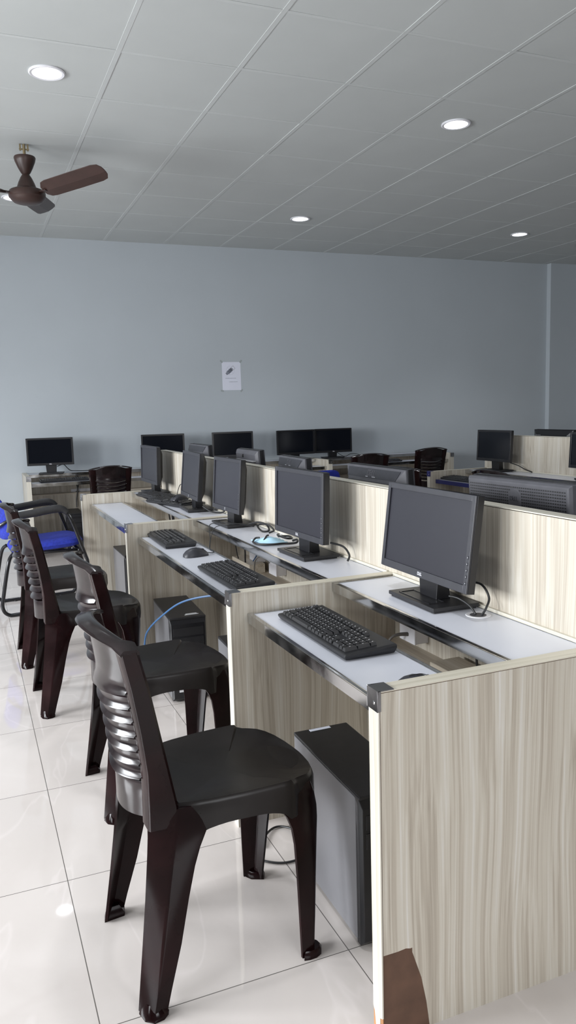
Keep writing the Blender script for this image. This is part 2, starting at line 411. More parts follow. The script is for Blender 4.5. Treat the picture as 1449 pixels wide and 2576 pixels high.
def end_panel(t, y, x0, x1, chipped=False, both=True, capm='cap'):
    m = MB(); m.box(x0+.003, x1-.003, y+.0015, y+TP-.0015, 0.0, HP-.003)
    p = m.build('end_panel', 'board' if chipped else 'wood', t)
    ln = MB()
    if chipped:
        poly = [(x0+.003, HP-.003), (x0+.003, .199), (.038, .1985), (.058, .200), (.068, .197), (.074, .186), (.096, .120), (.108, .060), (.116, .0), (x1-.003, 0), (x1-.003, HP-.003)]
        # split the outline to keep it convex-ish
        ln.prism([(x0+.0045, .199), (.038, .1985), (.058, .200), (.068, .197), (.074, .197), (.074, HP-.0045), (x0+.0045, HP-.0045)], 'y', y, y+.0015)
        ln.prism([(.074, .186), (.096, .120), (.108, .060), (.116, .0), (x1-.003, 0), (x1-.003, HP-.0045), (.074, HP-.0045)], 'y', y, y+.0015)
        ln.box(x0+.003, x1-.003, y+TP-.0015, y+TP, 0, HP-.003)
        ln.build('laminate_face', 'wood', p, label='streaky pale laminate face torn away at the lower front corner')
    e = MB()
    if chipped:
        e.prism([(y, .055), (y+.010, .05), (y+.012, .0), (y+.026, .0), (y+.034, .05), (y+TP, .06), (y+TP, HP), (y, HP)], 'x', x0, x0+.003)
        rc = MB(); rc.box(x0+.001, x0+.003, y+.0005, y+TP, 0, .07); rc.build('chipped_core', 'raw_orange', p, label='bare orange board at the chipped foot of the panel')
    else:
        e.box(x0, x0+.003, y, y+TP, 0, HP)
    e.build('front_edge_band', 'wood_edge', p)
    if both: MB().box(x1-.003, x1, y, y+TP, 0, HP).build('front_edge_band', 'wood_edge', p)
    tpb = MB(); tpb.box(x0, x1, y, y+TP, HP-.003, HP); tpb.build('top_edge_band', 'wood_top', p)
    for xx, sgn in ((x0, 1), (x1, -1)):
        if sgn < 0 and not both: continue
        cc = MB(); A, B = sorted((xx-sgn*.0025, xx+sgn*.0005)); cc.box(A, B, y-.0015, y+TP+.0015, HP-.042, HP+.002)
        A, B = sorted((xx-sgn*.0025, xx+sgn*.036)); cc.box(A, B, y-.0015, y+TP+.0015, HP-.0005, HP+.002)
        A, B = sorted((xx-sgn*.0025, xx+sgn*.006)); cc.box(A, B, y-.0015, y, HP-.042, HP+.002); cc.box(A, B, y+TP, y+TP+.0015, HP-.042, HP+.002)
        cc.build('corner_cap', capm, p, bevel=.001)
        sw = MB(); rm = Matrix.Translation((xx-sgn*.0025, y+TP*.32, HP-.026)) @ Matrix.Rotation(-sgn*PI/2, 4, 'Y')
        sw.lathe([(.0005, .0012), (.003, .0015), (.0042, .0005), (.0042, 0)], 16, mtx=rm); sw.build('screw', 'chrome', p)
    return p
def workstation(label, loc, rz, L, double=True, last=False, chipped=False, divider=True, capm='cap', trim='chrome', group='workstation bays', ktrim=None):
    t = thing('workstation', label, 'desk', loc, rz, group)
    W2 = 2*DX+.045
    x1 = W2 if double else DX+.018
    end_panel(t, 0, 0, x1, chipped, double, capm)
    if last: end_panel(t, L, 0, x1, False, double, capm)
    ya, yb = TP, L
    mirs = [lambda x: x] + ([lambda x: W2-x] if double else [])
    for mir in mirs:
        shelf(t, mir, .060, .285, ya, yb, .70, .030, 'keyboard_shelf', cap=ktrim or trim)
        shelf(t, mir, .355, DX, ya, yb, .765, .028, 'monitor_shelf', cap=trim)
        k = MB(); A, B = sorted((mir(.474), mir(.486))); k.box(A, B, ya, yb, 0.02, .545); k.build('kneehole_panel', 'wood', t)
        k = MB(); A, B = sorted((mir(.474), mir(DX))); k.box(A, B, ya, yb, .545, .557); k.build('cable_ledge', 'wood_inner', t)
    if double:
        d = MB(); d.box(DX, DX+.045, ya, yb, .0, HD-.005)
        if divider: d.box(DX, DX+.045, 0, ya, HP+.0005, HD-.005)
        if last: d.box(DX, DX+.045, yb, yb+TP, HP+.0005, HD-.005)
        dv = d.build('divider', 'wood', t)
        e = MB(); e.box(DX-.0005, DX+.0455, 0, yb+(TP if last else 0), HD-.003, HD); e.build('top_edge_band', 'wood_top_y', dv)
        g = MB(); g.box(DX-.008, DX, ya, yb, .765, .775); g.box(DX+.045, DX+.053, ya, yb, .765, .775); g.build('base_strip', 'wood_top_y', dv)
    else:
        d = MB(); d.box(DX, DX+.018, ya, yb, 0, .765); d.build('back_panel', 'wood', t)
    return t
Y0, Y1, Y2, Y3 = 1.307, 2.248, 3.926, 5.572
X0 = .715
workstation('pale wood workstation with torn brown laminate on its end panel, first of its row', (X0, Y0, 0), 0, Y1-Y0, chipped=True)
workstation('wide pale wood workstation holding a face mask and two keyboards, middle of the desk row', (X0, Y1, 0), 0, Y2-Y1)
workstation('pale wood workstation with an empty white lower shelf, last of the desk row', (X0, Y2, 0), 0, Y3-Y2, last=True)
# the desks along the back wall (front faces -y)
WX = 5.13; WL = 1.536
for k, lab in enumerate(('pale wood wall desk at the far end of the wall, behind two plastic chairs', 'pale wood wall desk under the two monitors standing side by side', 'pale wood wall desk in the corner below the lone monitor')):
    workstation(lab, (WX-WL*k, 7.505, 0), PI/2, WL, double=False, last=(k == 2), group='desks along the back wall')
# second island
workstation('pale wood workstation of the second island with blue edged keyboard shelf', (3.57, Y2, 0), 0, Y3-Y2, last=True, capm='blue_film', ktrim='blue_film', group='second island bays')
workstation('pale wood workstation of the second island running out of the picture', (3.57, Y1, 0), 0, Y2-Y1, capm='blue_film', ktrim='blue_film', group='second island bays')

# ------------------------------------------------------------------ plastic chairs
def make_chair(label, loc, rz, group):
    t = thing('plastic_chair', label, 'chair', loc, rz, group)
    half = [(-.128, 0), (-.128, .08), (-.127, .158), (-.10, .168), (-.04, .180), (.03, .187), (.09, .189), (.135, .189), (.150, .184), (.163, .170), (.178, .164), (.20, .155), (.218, .138), (.234, .11), (.246, .07), (.252, .03), (.254, 0)]
    # resample
    def dense(h):
        out = []
        for i in range(len(h)-1):
            for k in range(3):
                t_ = k/3; out.append((h[i][0]*(1-t_)+h[i+1][0]*t_, h[i][1]*(1-t_)+h[i+1][1]*t_))
        out.append(h[-1]); return out
    sub = {.135: .186, .150: .181, .163: .175, .178: .166, .20: .150, .218: .131}
    smooth_half = [(x, sub.get(x, y)) for x, y in half]
    hs_ = dense(smooth_half); loop_s = hs_+[(x, -y) for x, y in reversed(hs_[1:-1])]
    hp = dense(half); loop2 = hp+[(x, -y) for x, y in reversed(hp[1:-1])]
    def ring(s_, z, ox=.04, zf=None):
        r = []
        for x, y in (loop2 if s_ > .95 else loop_s):
            xx, yy = ox+(x-ox)*s_, y*s_
            r.append((xx, yy, z if zf is None else zf(x, y, z)))
        return r
    def topz(x, y, z):     # saddle: sides lifted a little, front rolls down
        return z+.010*(abs(y)/.19)**2*(1 if x < .15 else .3) - .016*max(0, (x-.15)/.1)**2
    def apron(x, y, z):
        a = abs(y)
        if x > .19 or (x > .13 and a > .13): return .372+.03*max(0, 1-a/.12)   # near the front legs
        if x < -.10: return .40
        s_ = abs(x-.02)/.13
        return .404-.035*min(1, s_**3)
    st = MB()
    loops = [ring(.02, .440), ring(.45, .441), ring(.78, .446, zf=topz), ring(.93, .452, zf=topz), ring(.985, .455, zf=topz), ring(1.0, .452, zf=topz), ring(1.012, .444, zf=topz), ring(1.022, .425), ring(1.026, .40, zf=apron), ring(1.008, .40, zf=apron), ring(.995, .425), ring(.97, .436), ring(.5, .432), ring(.02, .431)]
    st.loft(loops, cap=True)
    seat = st.build('seat', 'chair_seat', t)
    # backrest
    def rear(z):   # x of the rear face at height z
        pts = [(.40, -.198), (.46, -.197), (.55, -.198), (.64, -.208), (.75, -.226), (.845, -.246)]
        for (a, xa), (b, xb) in zip(pts, pts[1:]):
            if z <= b: u = (z-a)/(b-a); return xa+(xb-xa)*u
        return pts[-1][1]
    def front(z):
        pts = [(.40, -.13), (.458, -.128), (.64, -.163), (.75, -.184), (.845, -.207)]
        for (a, xa), (b, xb) in zip(pts, pts[1:]):
            if z <= b: u = (z-a)/(b-a); return xa+(xb-xa)*u
        return pts[-1][1]
    def hw(z): return .166+.024*max(0, (z-.45))/.39     # outer half width
    bk = MB()
    zs = [.415, .46, .50, .55, .60, .65, .70, .75, .80, .836]
    posts = []
    for s in (-1, 1):
        # side plate: outer post from rear edge to front edge, with a rear flange turned inwards
        loops = []
        for z in zs:
            h = hw(z); xr, xf = rear(z), front(z); fl = .052
            P = [(xr, s*(h-fl)), (xr, s*(h-.006)), (xr+.004, s*h), (xf-.006, s*(h+.004)), (xf, s*(h-.002)), (xf-.003, s*(h-.008)), (xr+.009, s*(h-.009)), (xr+.007, s*(h-fl))]
            loops.append([(x, y, z) for x, y in P])
        pst = MB(); pst.loft(loops, smooth=True); posts.append(pst)
    # centre: head band and seven curved slats, bulging to the rear
    NU = 21
    def cx(u, z, off): return rear(z)+.006-.034*(1-u*u)+off
    def sheet(prof, arch=0.0):
        """prof: (z, x offset) from bottom to top of the front face; a thin curved sheet between the posts"""
        us = [k/(NU-1)*2-1 for k in range(NU)]; n = len(prof)-1
        fr = []; bkk = []
        for i, (z, o) in enumerate(prof):
            v = i/n; h = hw(z)-.044
            def zz_(u): return z-.014*(1-u*u)*(1-arch*v)+arch*v*.026*(1-u*u)
            fr.append([(cx(u, z, o+.0035), u*h, zz_(u)) for u in us]); bkk.append([(cx(u, z, o), u*h, zz_(u)) for u in us])
        bk.grid(fr+bkk[::-1]+[fr[0]])
        for e in (0, -1):
            rg = [r[e] for r in fr]+[r[e] for r in bkk[::-1]]
            bk.add(rg, [tuple(range(len(rg)))])
    sheet([(.727, -.012), (.731, -.009), (.737, -.004), (.75, -.001), (.78, 0), (.833, .002)], 1.0)
    zz = .522
    for k in range(6):
        sheet([(zz, -.012), (zz+.003, -.010), (zz+.008, -.004), (zz+.018, .0), (zz+.027, .001), (zz+.030, .004)]); zz += .0340
    sheet([(.43, 0), (.47, 0), (.505, .001), (.512, .004)])
    back = bk.build('backrest', 'chair_slat', t)
    for pst in posts: pst.build('side_post', 'chair', back)
    # rolled top rim, arched and flared to the rear
    rim = MB(); loops = []
    for k in range(33):
        u = k/32*2-1; h = hw(.83); au = abs(u)
        yb = u*(h+.003); bul = -.034*(1-(au/.8)**2) if au < .8 else 0
        z = .837+.030*(1-u*u); lip = .016*max(0, 1-(au)**4)
        xr = rear(.83)+bul; xf = max(xr+.020, front(.83)+.001 if au > .78 else xr+.026)
        P = [(xr-lip, z-.008), (xr-lip-.002, z-.004), (xr-lip+.002, z+.001), (xr+.006, z+.005), (xf-.008, z+.004), (xf-.001, z), (xf, z-.006), (xf-.004, z-.008), (xr+.010, z-.003), (xr+.003, z-.004)]
        loops.append([(px, yb, pz) for px, pz in P])
    rim.loft(loops); rim.build('top_rim', 'chair_slat', back)
    # legs: V section with inner lips, tapering to the foot
    def leg(secs, name='leg'):
        m = MB(); loops = []
        for z, A, B, C in secs:
            A, B, C = Vector(A), Vector(B), Vector(C); t_ = .0075
            def off(p, q):   # inward normal of segment p-q (towards chair centre line of the section)
                d = (q-p).normalized(); n = Vector((-d.y, d.x)); c_ = (A+C)*.5
                return n if n.dot(c_-B) > 0 else -n
            n1, n2 = off(A, B), off(B, C); nb = (n1+n2).normalized()
            B1 = B+(A-B).normalized()*.006; B2 = B+(C-B).normalized()*.006; Bm = B+nb*.0015
            poly = [A, B1, Bm, B2, C, C+n2*t_, B+nb*t_*1.4, A+n1*t_]
            loops.append([(p.x, p.y, z) for p in poly])
        m.loft(loops, smooth=True)
        return m
    for s in (-1, 1):
        def S(p): return (p[0], s*p[1])
        # rear leg
        secs = []
        for z, xa, ya, xb, yb_, xc, yc in ((.455, -.197, .150, -.128, .172, -.100, .172), (.425, -.197, .150, -.135, .176, -.080, .176), (.395, -.198, .150, -.143, .181, -.070, .181), (.36, -.201, .151, -.151, .185, -.088, .184), (.32, -.205, .152, -.159, .189, -.103, .187), (.25, -.213, .156, -.172, .196, -.122, .191), (.15, -.226, .162, -.191, .204, -.146, .197), (.05, -.240, .170, -.212, .213, -.176, .203), (.006, -.246, .173, -.222, .216, -.188, .205)):
            secs.append((z, S((xa, ya)), S((xb, yb_)), S((xc, yc))))
        m = leg(secs)
        # toe block
        toe = [S((-.246, .176)), S((-.240, .205)), S((-.222, .221)), S((-.200, .219)), S((-.187, .208)), S((-.192, .180))]
        m.loft([[(x, y, 0) for x, y in toe], [(x*.99, y*.995, .010) for x, y in toe], [(-.217+(x+.217)*.55, s*(.194+(abs(y)-.194)*.35), .030) for x, y in toe]], smooth=True)
        m.build('leg', 'chair', t)
        # front leg
        secs = []
        for z, xa, ya, xb, yb_, xc, yc in ((.437, .105, .186, .205, .158, .225, .110), (.405, .108, .190, .213, .165, .234, .108), (.375, .128, .190, .217, .168, .238, .112), (.345, .140, .190, .217, .170, .236, .118), (.30, .147, .190, .213, .173, .230, .125), (.20, .152, .190, .205, .179, .220, .137), (.10, .154, .192, .198, .184, .211, .147), (.004, .156, .193, .190, .189, .202, .156)):
            secs.append((z, S((xa, ya)), S((xb, yb_)), S((xc, yc))))
        m = leg(secs)
        toe = [S((.158, .197)), S((.172, .201)), S((.190, .201)), S((.206, .194)), S((.214, .180)), S((.212, .166)), S((.203, .153)), S((.172, .170))]
        m.loft([[(x, y, 0) for x, y in toe], [(x, y, .012) for x, y in toe], [(.188+(x-.188)*.8, s*(.180+(abs(y)-.180)*.8), .020) for x, y in toe]], smooth=True)
        m.build('leg', 'chair', t)
    return t
GC = 'plastic chairs in the computer lab'
ch = make_chair('dark maroon plastic chair in front, before the workstation with the torn panel', (.495, 1.79, 0), R(3), GC)
for x, y, rz, lab in ((.565, 2.665, R(2), 'second dark maroon plastic chair of the desk row, tucked toward the black tower'),
                      (.455, 3.69, R(1), 'third dark maroon plastic chair of the desk row, standing by the blue network cable'),
                      (.425, 4.445, 0, 'fourth dark maroon plastic chair, standing before the blue armchair'),
                      (1.175, 7.32, R(92), 'dark plastic chair facing the wall desk, seen from behind beside the lone corner monitor'),
                      (3.72, 7.04, R(80), 'dark plastic chair with arched back at the wall desk behind the second row monitor backs'),
                      (4.65, 7.45, R(90), 'dark plastic chair with its slatted back showing, at the far end of the wall desk'),
                      (3.60, 4.50, R(0), 'dark plastic chair pushed under the second island, only its shiny top rim showing'),
                      (3.22, 5.33, R(35), 'dark plastic chair turned at the second island corner, mostly hidden by a monitor')):
    dup(ch, (x, y, 0), rz, lab)

# ------------------------------------------------------------------ blue visitor chairs
def make_armchair(label, loc, rz, group):
    t = thing('visitor_chair', label, 'chair', loc, rz, group)
    # local: faces +x, origin under the seat centre
    for s in (-1, 1):
        y = s*.235
        m = MB(); m.tube([(-.235, s*.225, .66), (-.10, y, .672), (.06, y, .690), (.125, y, .672), (.16, y, .60), (.205, y, .46), (.245, y, .33)], .0125, 10)
        m.build('arm_tube', 'tube', t)
        m = MB(); m.tube([(-.235, s*.2, .42), (-.27, y, .37), (-.315, y, .16), (-.328, y, .07), (-.295, y, .018), (-.21, y, .013), (.15, y, .013), (.225, y, .03), (.25, y, .12), (.245, y, .33)], .0125, 10, seg=8)
        m.build('leg_frame', 'tube', t)
        pad = MB(); pad.tube([(-.24, s*.232, .672), (-.18, y, .680), (-.05, y, .694), (.05, y, .708), (.10, y, .700), (.128, y, .675)], lambda u: .019+.006*math.sin(PI*u), 10)
        pad.build('arm_pad', 'arm', t)
        f = MB()
        for fx_ in (-.20, .12): f.lathe([(.014, 0), (.014, .008), (.006, .012)], 10, mtx=Matrix.Translation((fx_, y, 0)))
        f.build('foot_glide', 'black', t)
        bt = MB(); bt.tube([(-.235, s*.225, .66), (-.30, s*.20, .62), (-.33, s*.12, .60)], .011, 8); bt.build('back_bracket', 'tube', t)
    m = MB(); m.tube([(.20, -.235, .405), (.20, .235, .405)], .011, 8, smooth_path=False); m.tube([(-.22, -.22, .41), (-.22, .22, .41)], .011, 8, smooth_path=False)
    m.tube([(-.22, -.19, .41), (.2, -.19, .405)], .011, 8, smooth_path=False); m.tube([(-.22, .19, .41), (.2, .19, .405)], .011, 8, smooth_path=False)
    m.build('seat_rail', 'tube', t)
    def cushion(cx_, cy_, cz, a, b, h, ry, bow):
        mb = MB(); loops = []
        for sc_, dz in ((.02, h), (.5, h*.98), (.82, h*.86), (.95, h*.55), (1.0, .0), (.95, -h*.5), (.82, -h*.75), (.02, -h*.8)):
            lp = []
            for k in range(40):
                th = 2*PI*k/40; e = 4.5
                cx2 = abs(math.cos(th))**(2/e)*math.copysign(1, math.cos(th)); sy2 = abs(math.sin(th))**(2/e)*math.copysign(1, math.sin(th))
                lp.append((a*sc_*cx2, b*sc_*sy2, dz+bow*(b*sc_*sy2/b)**2))
            loops.append(lp)
        mb.loft(loops, mtx=Matrix.Translation((cx_, cy_, cz)) @ Matrix.Rotation(ry, 4, 'Y'))
        return mb
    cushion(.0, 0, .45, .245, .215, .042, R(-3), 0).build('seat_cushion', 'blue_fabric', t)
    cushion(-.31, 0, .655, .155, .225, .030, R(78), .05).build('back_cushion', 'blue_fabric', t)
    return t
va = make_armchair('royal blue upholstered visitor armchair on a black tube frame, beside the desk row', (.455, 5.66, 0), R(3), 'blue visitor chairs')
dup(va, (2.72, 6.24, 0), R(84), 'royal blue visitor chair behind the monitor backs, only its blue backrest showing')

# ------------------------------------------------------------------ monitors
def monitor(label, loc, facing, tilt=5, W=.44, H=.262, zb=.075, logo='word', back='plain', bw=.25, dark=False, neck=True, group='flat monitors', backlogo=None):
    """origin on the shelf under the front face; faces local +x"""
    t = thing('monitor', label, 'monitor', loc, facing, group)
    Mt = Matrix.Translation((0, 0, zb)) @ Matrix.Rotation(R(-tilt), 4, 'Y')
    bz, bb = .0165, .022
    d = .027
    def ringf(x0_, x1_):
        m = MB()
        m.box(x0_, x1_, -W/2, -W/2+bz, 0, H, Mt); m.box(x0_, x1_, W/2-bz, W/2, 0, H, Mt)
        m.box(x0_, x1_, -W/2+bz, W/2-bz, H-bz, H, Mt); m.box(x0_, x1_, -W/2+bz, W/2-bz, 0, bb, Mt)
        return m
    be = ringf(-.006, 0).build('bezel', 'bezel_dark' if dark else 'bezel', t, bevel=.0012)
    ringf(-d, -.0065).build('casing', 'bezel_dark', t, bevel=.001)
    m = MB(); m.box(-.012, -.0045, -W/2+bz-.001, W/2-bz+.001, bb-.001, H-bz+.001, Mt)
    m.build('screen', 'screen_dark' if dark else 'screen', t)
    # rear shell
    m = MB()
    def rect(x, iy, izb, izt): return [(x, -W/2+iy, izb), (x, W/2-iy, izb), (x, W/2-iy, H-izt), (x, -W/2+iy, H-izt)]
    if back == 'chamfer': L_ = [rect(-d, .001, .001, .001), rect(-.036, .002, .002, .001), rect(-.062, .055, .035, .05), rect(-.068, .06, .04, .055)]
    elif back == 'grille': L_ = [rect(-d, .002, .002, .002), rect(-.046, .003, .003, .002), rect(-.054, .009, .010, .008), rect(-.056, .014, .014, .012)]
    elif back == 'ledge': L_ = [rect(-d, .002, .002, .002), rect(-.038, .004, .004, .004), rect(-.050, .02, .05, .02), rect(-.052, .025, .055, .025)]
    else: L_ = [rect(-d, .003, .003, .003), rect(-.031, .012, .012, .010), rect(-.050, .045, .045, .040), rect(-.053, .05, .05, .045)]
    m.loft(L_, smooth=False, mtx=Mt); sh = m.build('rear_shell', 'shell' if back != 'plain' else 'bezel_dark', t, bevel=.002)
    B = Matrix.Rotation(-PI/2, 4, 'Y')
    if back == 'chamfer':
        # recessed dark upper field on the sloped face, and lettering
        a = math.atan2(.026, .049)
        pl = Mt @ Matrix.Translation((-.0500, 0, H-.0255)) @ Matrix(((0, math.sin(0)-.0, -1, 0), (-1, 0, 0, 0), (0, 1, 0, 0), (0, 0, 0, 1))) @ Matrix.Rotation(-(PI/2-math.atan2(.049, .026)) , 4, 'X')
        fld = MB(); fld.hexa([(-W/2+.045, -.020, .0004), (W/2-.045, -.020, .0004), (W/2-.028, .019, .0004), (-W/2+.028, .019, .0004)], [(-W/2+.045, -.020, .0009), (W/2-.045, -.020, .0009), (W/2-.028, .019, .0009), (-W/2+.028, .019, .0009)], mtx=pl)
        fld.build('vent_field', 'bezel', sh)
        if backlogo == 'word':
            lg = MB(); tilted_word(lg, pl @ Matrix.Translation((0, -.001, .0012)), .036, .0006, .0004); lg.build('logo', 'shell', sh)
            hl = MB(); hl.box(-.040, -.022, -.0165, -.0145, .0010, .0016, pl); hl.box(.012, .038, -.0165, -.0145, .0010, .0016, pl); hl.build('logo_glint', 'logo', sh)
    if back == 'grille':
        pl = Mt @ Matrix.Translation((-.056, 0, H)) @ Matrix(((0, 0, -1, 0), (-1, 0, 0, 0), (0, 1, 0, 0), (0, 0, 0, 1)))
        g = MB()
        for i in range(46):
            for j in range(11):
                gx = -W/2+.022+i*(W-.044)/45; gy = -.022-j*.0085
                if ((gx)/.030)**2+((gy+.056)/.034)**2 < 1: continue
                g.box(gx-.0030, gx+.0030, gy-.0019, gy+.0019, -.0005, .0003, pl)
        g.build('vent_grille', 'black', sh)
        lg = MB(); lg.lathe([(.001, .002), (.026, .002), (.028, .0), (.001, 0)], 40, mtx=pl @ Matrix.Translation((0, -.056, 0)) @ Matrix.Scale(1.12, 4, (0, 1, 0))); lg.build('logo_disc', 'shell', sh)
        lg = MB(); tilted_word(lg, pl @ Matrix.Translation((0, -.056, .0022)), .019, .0003); lg.build('logo', 'bezel', sh)
    if back == 'ledge':
        l = MB(); l.box(-.066, -.05, -W/2+.02, W/2-.05, H-.062, H-.056, Mt); l.build('top_ledge', 'light_steel', sh)
        l = MB(); l.box(-.0545, -.0515, .03, .036, H-.045, H-.025, Mt); l.box(-.0545, -.0515, .042, .046, H-.045, H-.03, Mt); l.build('logo', 'bezel_dark', sh)
    if backlogo == 'lenovo':
        pl = Mt @ Matrix.Translation((-.0525, W/2-.075, H-.045)) @ Matrix(((0, 0, -1, 0), (-1, 0, 0, 0), (0, 1, 0, 0), (0, 0, 0, 1)))
        lg = MB(); vs, fs = text_mesh('lenovo', .022, .0004, .0004); lg.add(vs, fs, mtx=pl); lg.build('logo', 'logo', sh)
    # front marks
    fp = Mt @ Matrix.Translation((.0006, 0, bb/2)) @ Matrix(((0, 0, 1, 0), (1, 0, 0, 0), (0, 1, 0, 0), (0, 0, 0, 1)))
    if logo == 'word':
        lg = MB(); tilted_word(lg, fp, .0125, .0005); lg.build('logo', 'logo', be)
    elif logo == 'square':
        lg = MB(); s_ = .006
        lg.box(-s_, s_, s_-.0018, s_, 0, .0005, fp); lg.box(-s_, -s_+.002, -s_, s_, 0, .0005, fp); lg.box(s_-.002, s_, -s_, s_, 0, .0005, fp); lg.build('logo', 'logo', be)
    if not dark:
        for k in range(5):
            q = MB(); pb = Mt @ Matrix.Translation((0, W/2-bz/2, .028+k*.017)); q.box(-.0005, .0012, -.003, .003, -.0045, .0045, pb); bt = q.build('button', 'bezel', be)
            q = MB(); q.box(.0012, .0015, -.0008, .0008, -.001, .001, pb); q.build('button_mark', 'legend', be)
    # stand
    if neck:
        m = MB(); m.hexa([(-.075, -.045, .016), (-.028, -.045, .016), (-.028, .045, .016), (-.075, .045, .016)], [(-.058, -.056, zb+.06), (-.030, -.056, zb+.06), (-.030, .056, zb+.06), (-.058, .056, zb+.06)])
        m.build('stand_neck', 'bezel_dark', t, bevel=.002)
        m = MB(); f0, f1 = .032, -.117
        m.loft([[(f1+.006, -bw/2+.006, 0), (f0-.006, -bw/2+.006, 0), (f0-.006, bw/2-.006, 0), (f1+.006, bw/2-.006, 0)], [(f1+.006, -bw/2+.006, .005), (f0-.006, -bw/2+.006, .005), (f0-.006, bw/2-.006, .005), (f1+.006, bw/2-.006, .005)],
                [(f1, -bw/2, .006), (f0, -bw/2, .006), (f0, bw/2, .006), (f1, bw/2, .006)], [(f1, -bw/2, .0165), (f0, -bw/2, .0165), (f0, bw/2, .0165), (f1, bw/2, .0165)]], smooth=False)
        ba = m.build('base', 'black', t, bevel=.0012)
        # sunken tray in the base: a raised lip around a lower dark floor
        m = MB(); a0, a1, b0, b1 = -.035, .016, -bw/2+.035, bw/2-.045
        zt = .0165
        m.box(a0, a0+.003, b0, b1, zt, zt+.002); m.box(a1-.003, a1, b0, b1, zt, zt+.002); m.box(a0, a1, b0, b0+.003, zt, zt+.002); m.box(a0, a1, b1-.003, b1, zt, zt+.002)
        m.build('base_tray', 'bezel_dark', ba)
    return t
ZS = .765
GM = 'monitors along the desk row'
monitor('black monitor with a blank grey screen on the first workstation, above the cable grommet', (1.173, 1.888, ZS), PI+R(.9*-1), 7, .462, .259, logo='word', group=GM)
monitor('black monitor beside the face mask on the middle workstation', (1.151, 2.733, ZS), PI+R(1.4), 2, .441, .261, logo='word', group=GM)
monitor('black monitor with tangled cables behind its stand, on the middle workstation', (1.156, 3.655, ZS), PI+R(1.7), 4.4, .388, .259, logo='square', bw=.235, group=GM)
monitor('slanted black monitor behind two piled keyboards on the last workstation', (1.158, 4.345, ZS), PI+R(-3.5), 5.6, .465, .262, logo='square', group=GM)
monitor('black monitor at the end of the desk row next to the divider end', (1.165, 5.43, ZS), PI+R(.8), 2, .48, .258, logo=None, bw=.24, group=GM)
# second side of the row, seen from behind
GB = 'monitors behind the divider'
XB = 1.50
def backmon(label, y, yaw, W, back, lg=None, top=1.10, x=XB, tilt=4):
    H = .285; monitor(label, (x+.045, y, ZS), R(yaw), tilt, W, H, zb=top-ZS-H, logo=None, back=back, backlogo=lg, group=GB)
backmon('monitor seen from behind with round badge and perforated back, over the divider', 1.85, 3, .44, 'grille', top=1.112)
backmon('monitor seen from behind with large raised letters on a sloping back', 2.725, 0, .48, 'chamfer', 'word', top=1.098)
backmon('monitor seen from behind next to the blue chair back, sloping cover with small letters', 3.58, -3, .38, 'chamfer', 'word', top=1.096)
backmon('monitor seen from behind with a pale ledge across its flat back', 4.24, 0, .37, 'ledge', top=1.108)
backmon('monitor seen from behind over the far part of the divider, plain sloping cover', 5.27, 0, .46, 'chamfer', top=1.103)
# back wall monitors
GW = 'monitors along the back wall'
for x, yaw, zt, lab, lg in ((.735, -10, 1.116, 'wide black monitor standing alone on the corner wall desk', 'word'), (1.84, -14, 1.108, 'wide black monitor on the wall desk behind the end of the divider', None),
                        (2.585, -9, 1.103, 'wide black monitor on the wall desk below the paper notice', None), (3.305, -2, 1.094, 'wide black monitor on the wall desk, left one of the side by side pair', None), (3.755, -6, 1.094, 'wide black monitor on the wall desk, right one of the side by side pair', 'word')):
    monitor(lab, (x, 7.80, ZS), -PI/2+R(yaw), 1, .435, .262, zb=zt-ZS-.262, logo=lg, bw=.23, dark=True, group=GW)
monitor('black monitor on the second island against its divider, above the blue edged shelf', (4.0, 5.30, ZS), PI, 3, .44, .255, zb=.085, logo=None, dark=True, group='monitors on the second island')
monitor('black monitor on the second island cut off by the picture edge', (4.0, 4.20, ZS), PI, 3, .44, .255, zb=.085, logo=None, dark=True, group='monitors on the second island')
monitor('dark monitor back with white lettering showing above the second island divider', (4.42, 5.02, ZS), 0, 2, .455, .29, zb=.045, logo=None, dark=True, backlogo='lenovo', group='monitors on the second island')

# ------------------------------------------------------------------ keyboards and mice
KEYM = {}
def keymesh(wu, hu):
    k = (wu, hu)
    if k not in KEYM:
        w_, h_ = wu*.0187-.0018, hu*.0187-.0018; a = .0028
        m = MB(); m.hexa([(-w_/2, -h_/2, 0), (w_/2, -h_/2, 0), (w_/2, h_/2, 0), (-w_/2, h_/2, 0)], [(-w_/2+a, -h_/2+a*.9, .0085), (w_/2-a, -h_/2+a*.9, .0085), (w_/2-a, h_/2-a*.5, .0085), (-w_/2+a, h_/2-a*.5, .0085)])
        me = m.mesh('key', 'key'); KEYM[k] = me
    return KEYM[k]
def layout():
    K = []
    def row(y, items, x=0.0):
        for it in items:
            if it < 0: x += -it; continue
            K.append((x+it/2, y, it, 1)); x += it
    row(5.25, [1, -1, 1, 1, 1, 1, -.5, 1, 1, 1, 1, -.5, 1, 1, 1, 1, -.3, 1, 1, 1])
    row(4, [1]*13+[2, -.3, 1, 1, 1, -.3, 1, 1, 1, 1])
    row(3, [1.5]+[1]*12+[1.5, -.3, 1, 1, 1, -.3, 1, 1, 1])
    row(2, [1.75]+[1]*11+[2.25, -3.6, 1, 1, 1])
    row(1, [2.25]+[1]*10+[2.75, -1.3, 1, -1.3, 1, 1, 1])
    row(0, [1.25, 1.25, 1.25, 6.25, 1.25, 1.25, 1.25, 1.25, -.3, 1, 1, 1, -.3, 2, 1])
    K.append((15+.3+3+.3+3+.5, 2.5, 1, 2)); K.append((15+.3+3+.3+3+.5, .5, 1, 2))
    return K
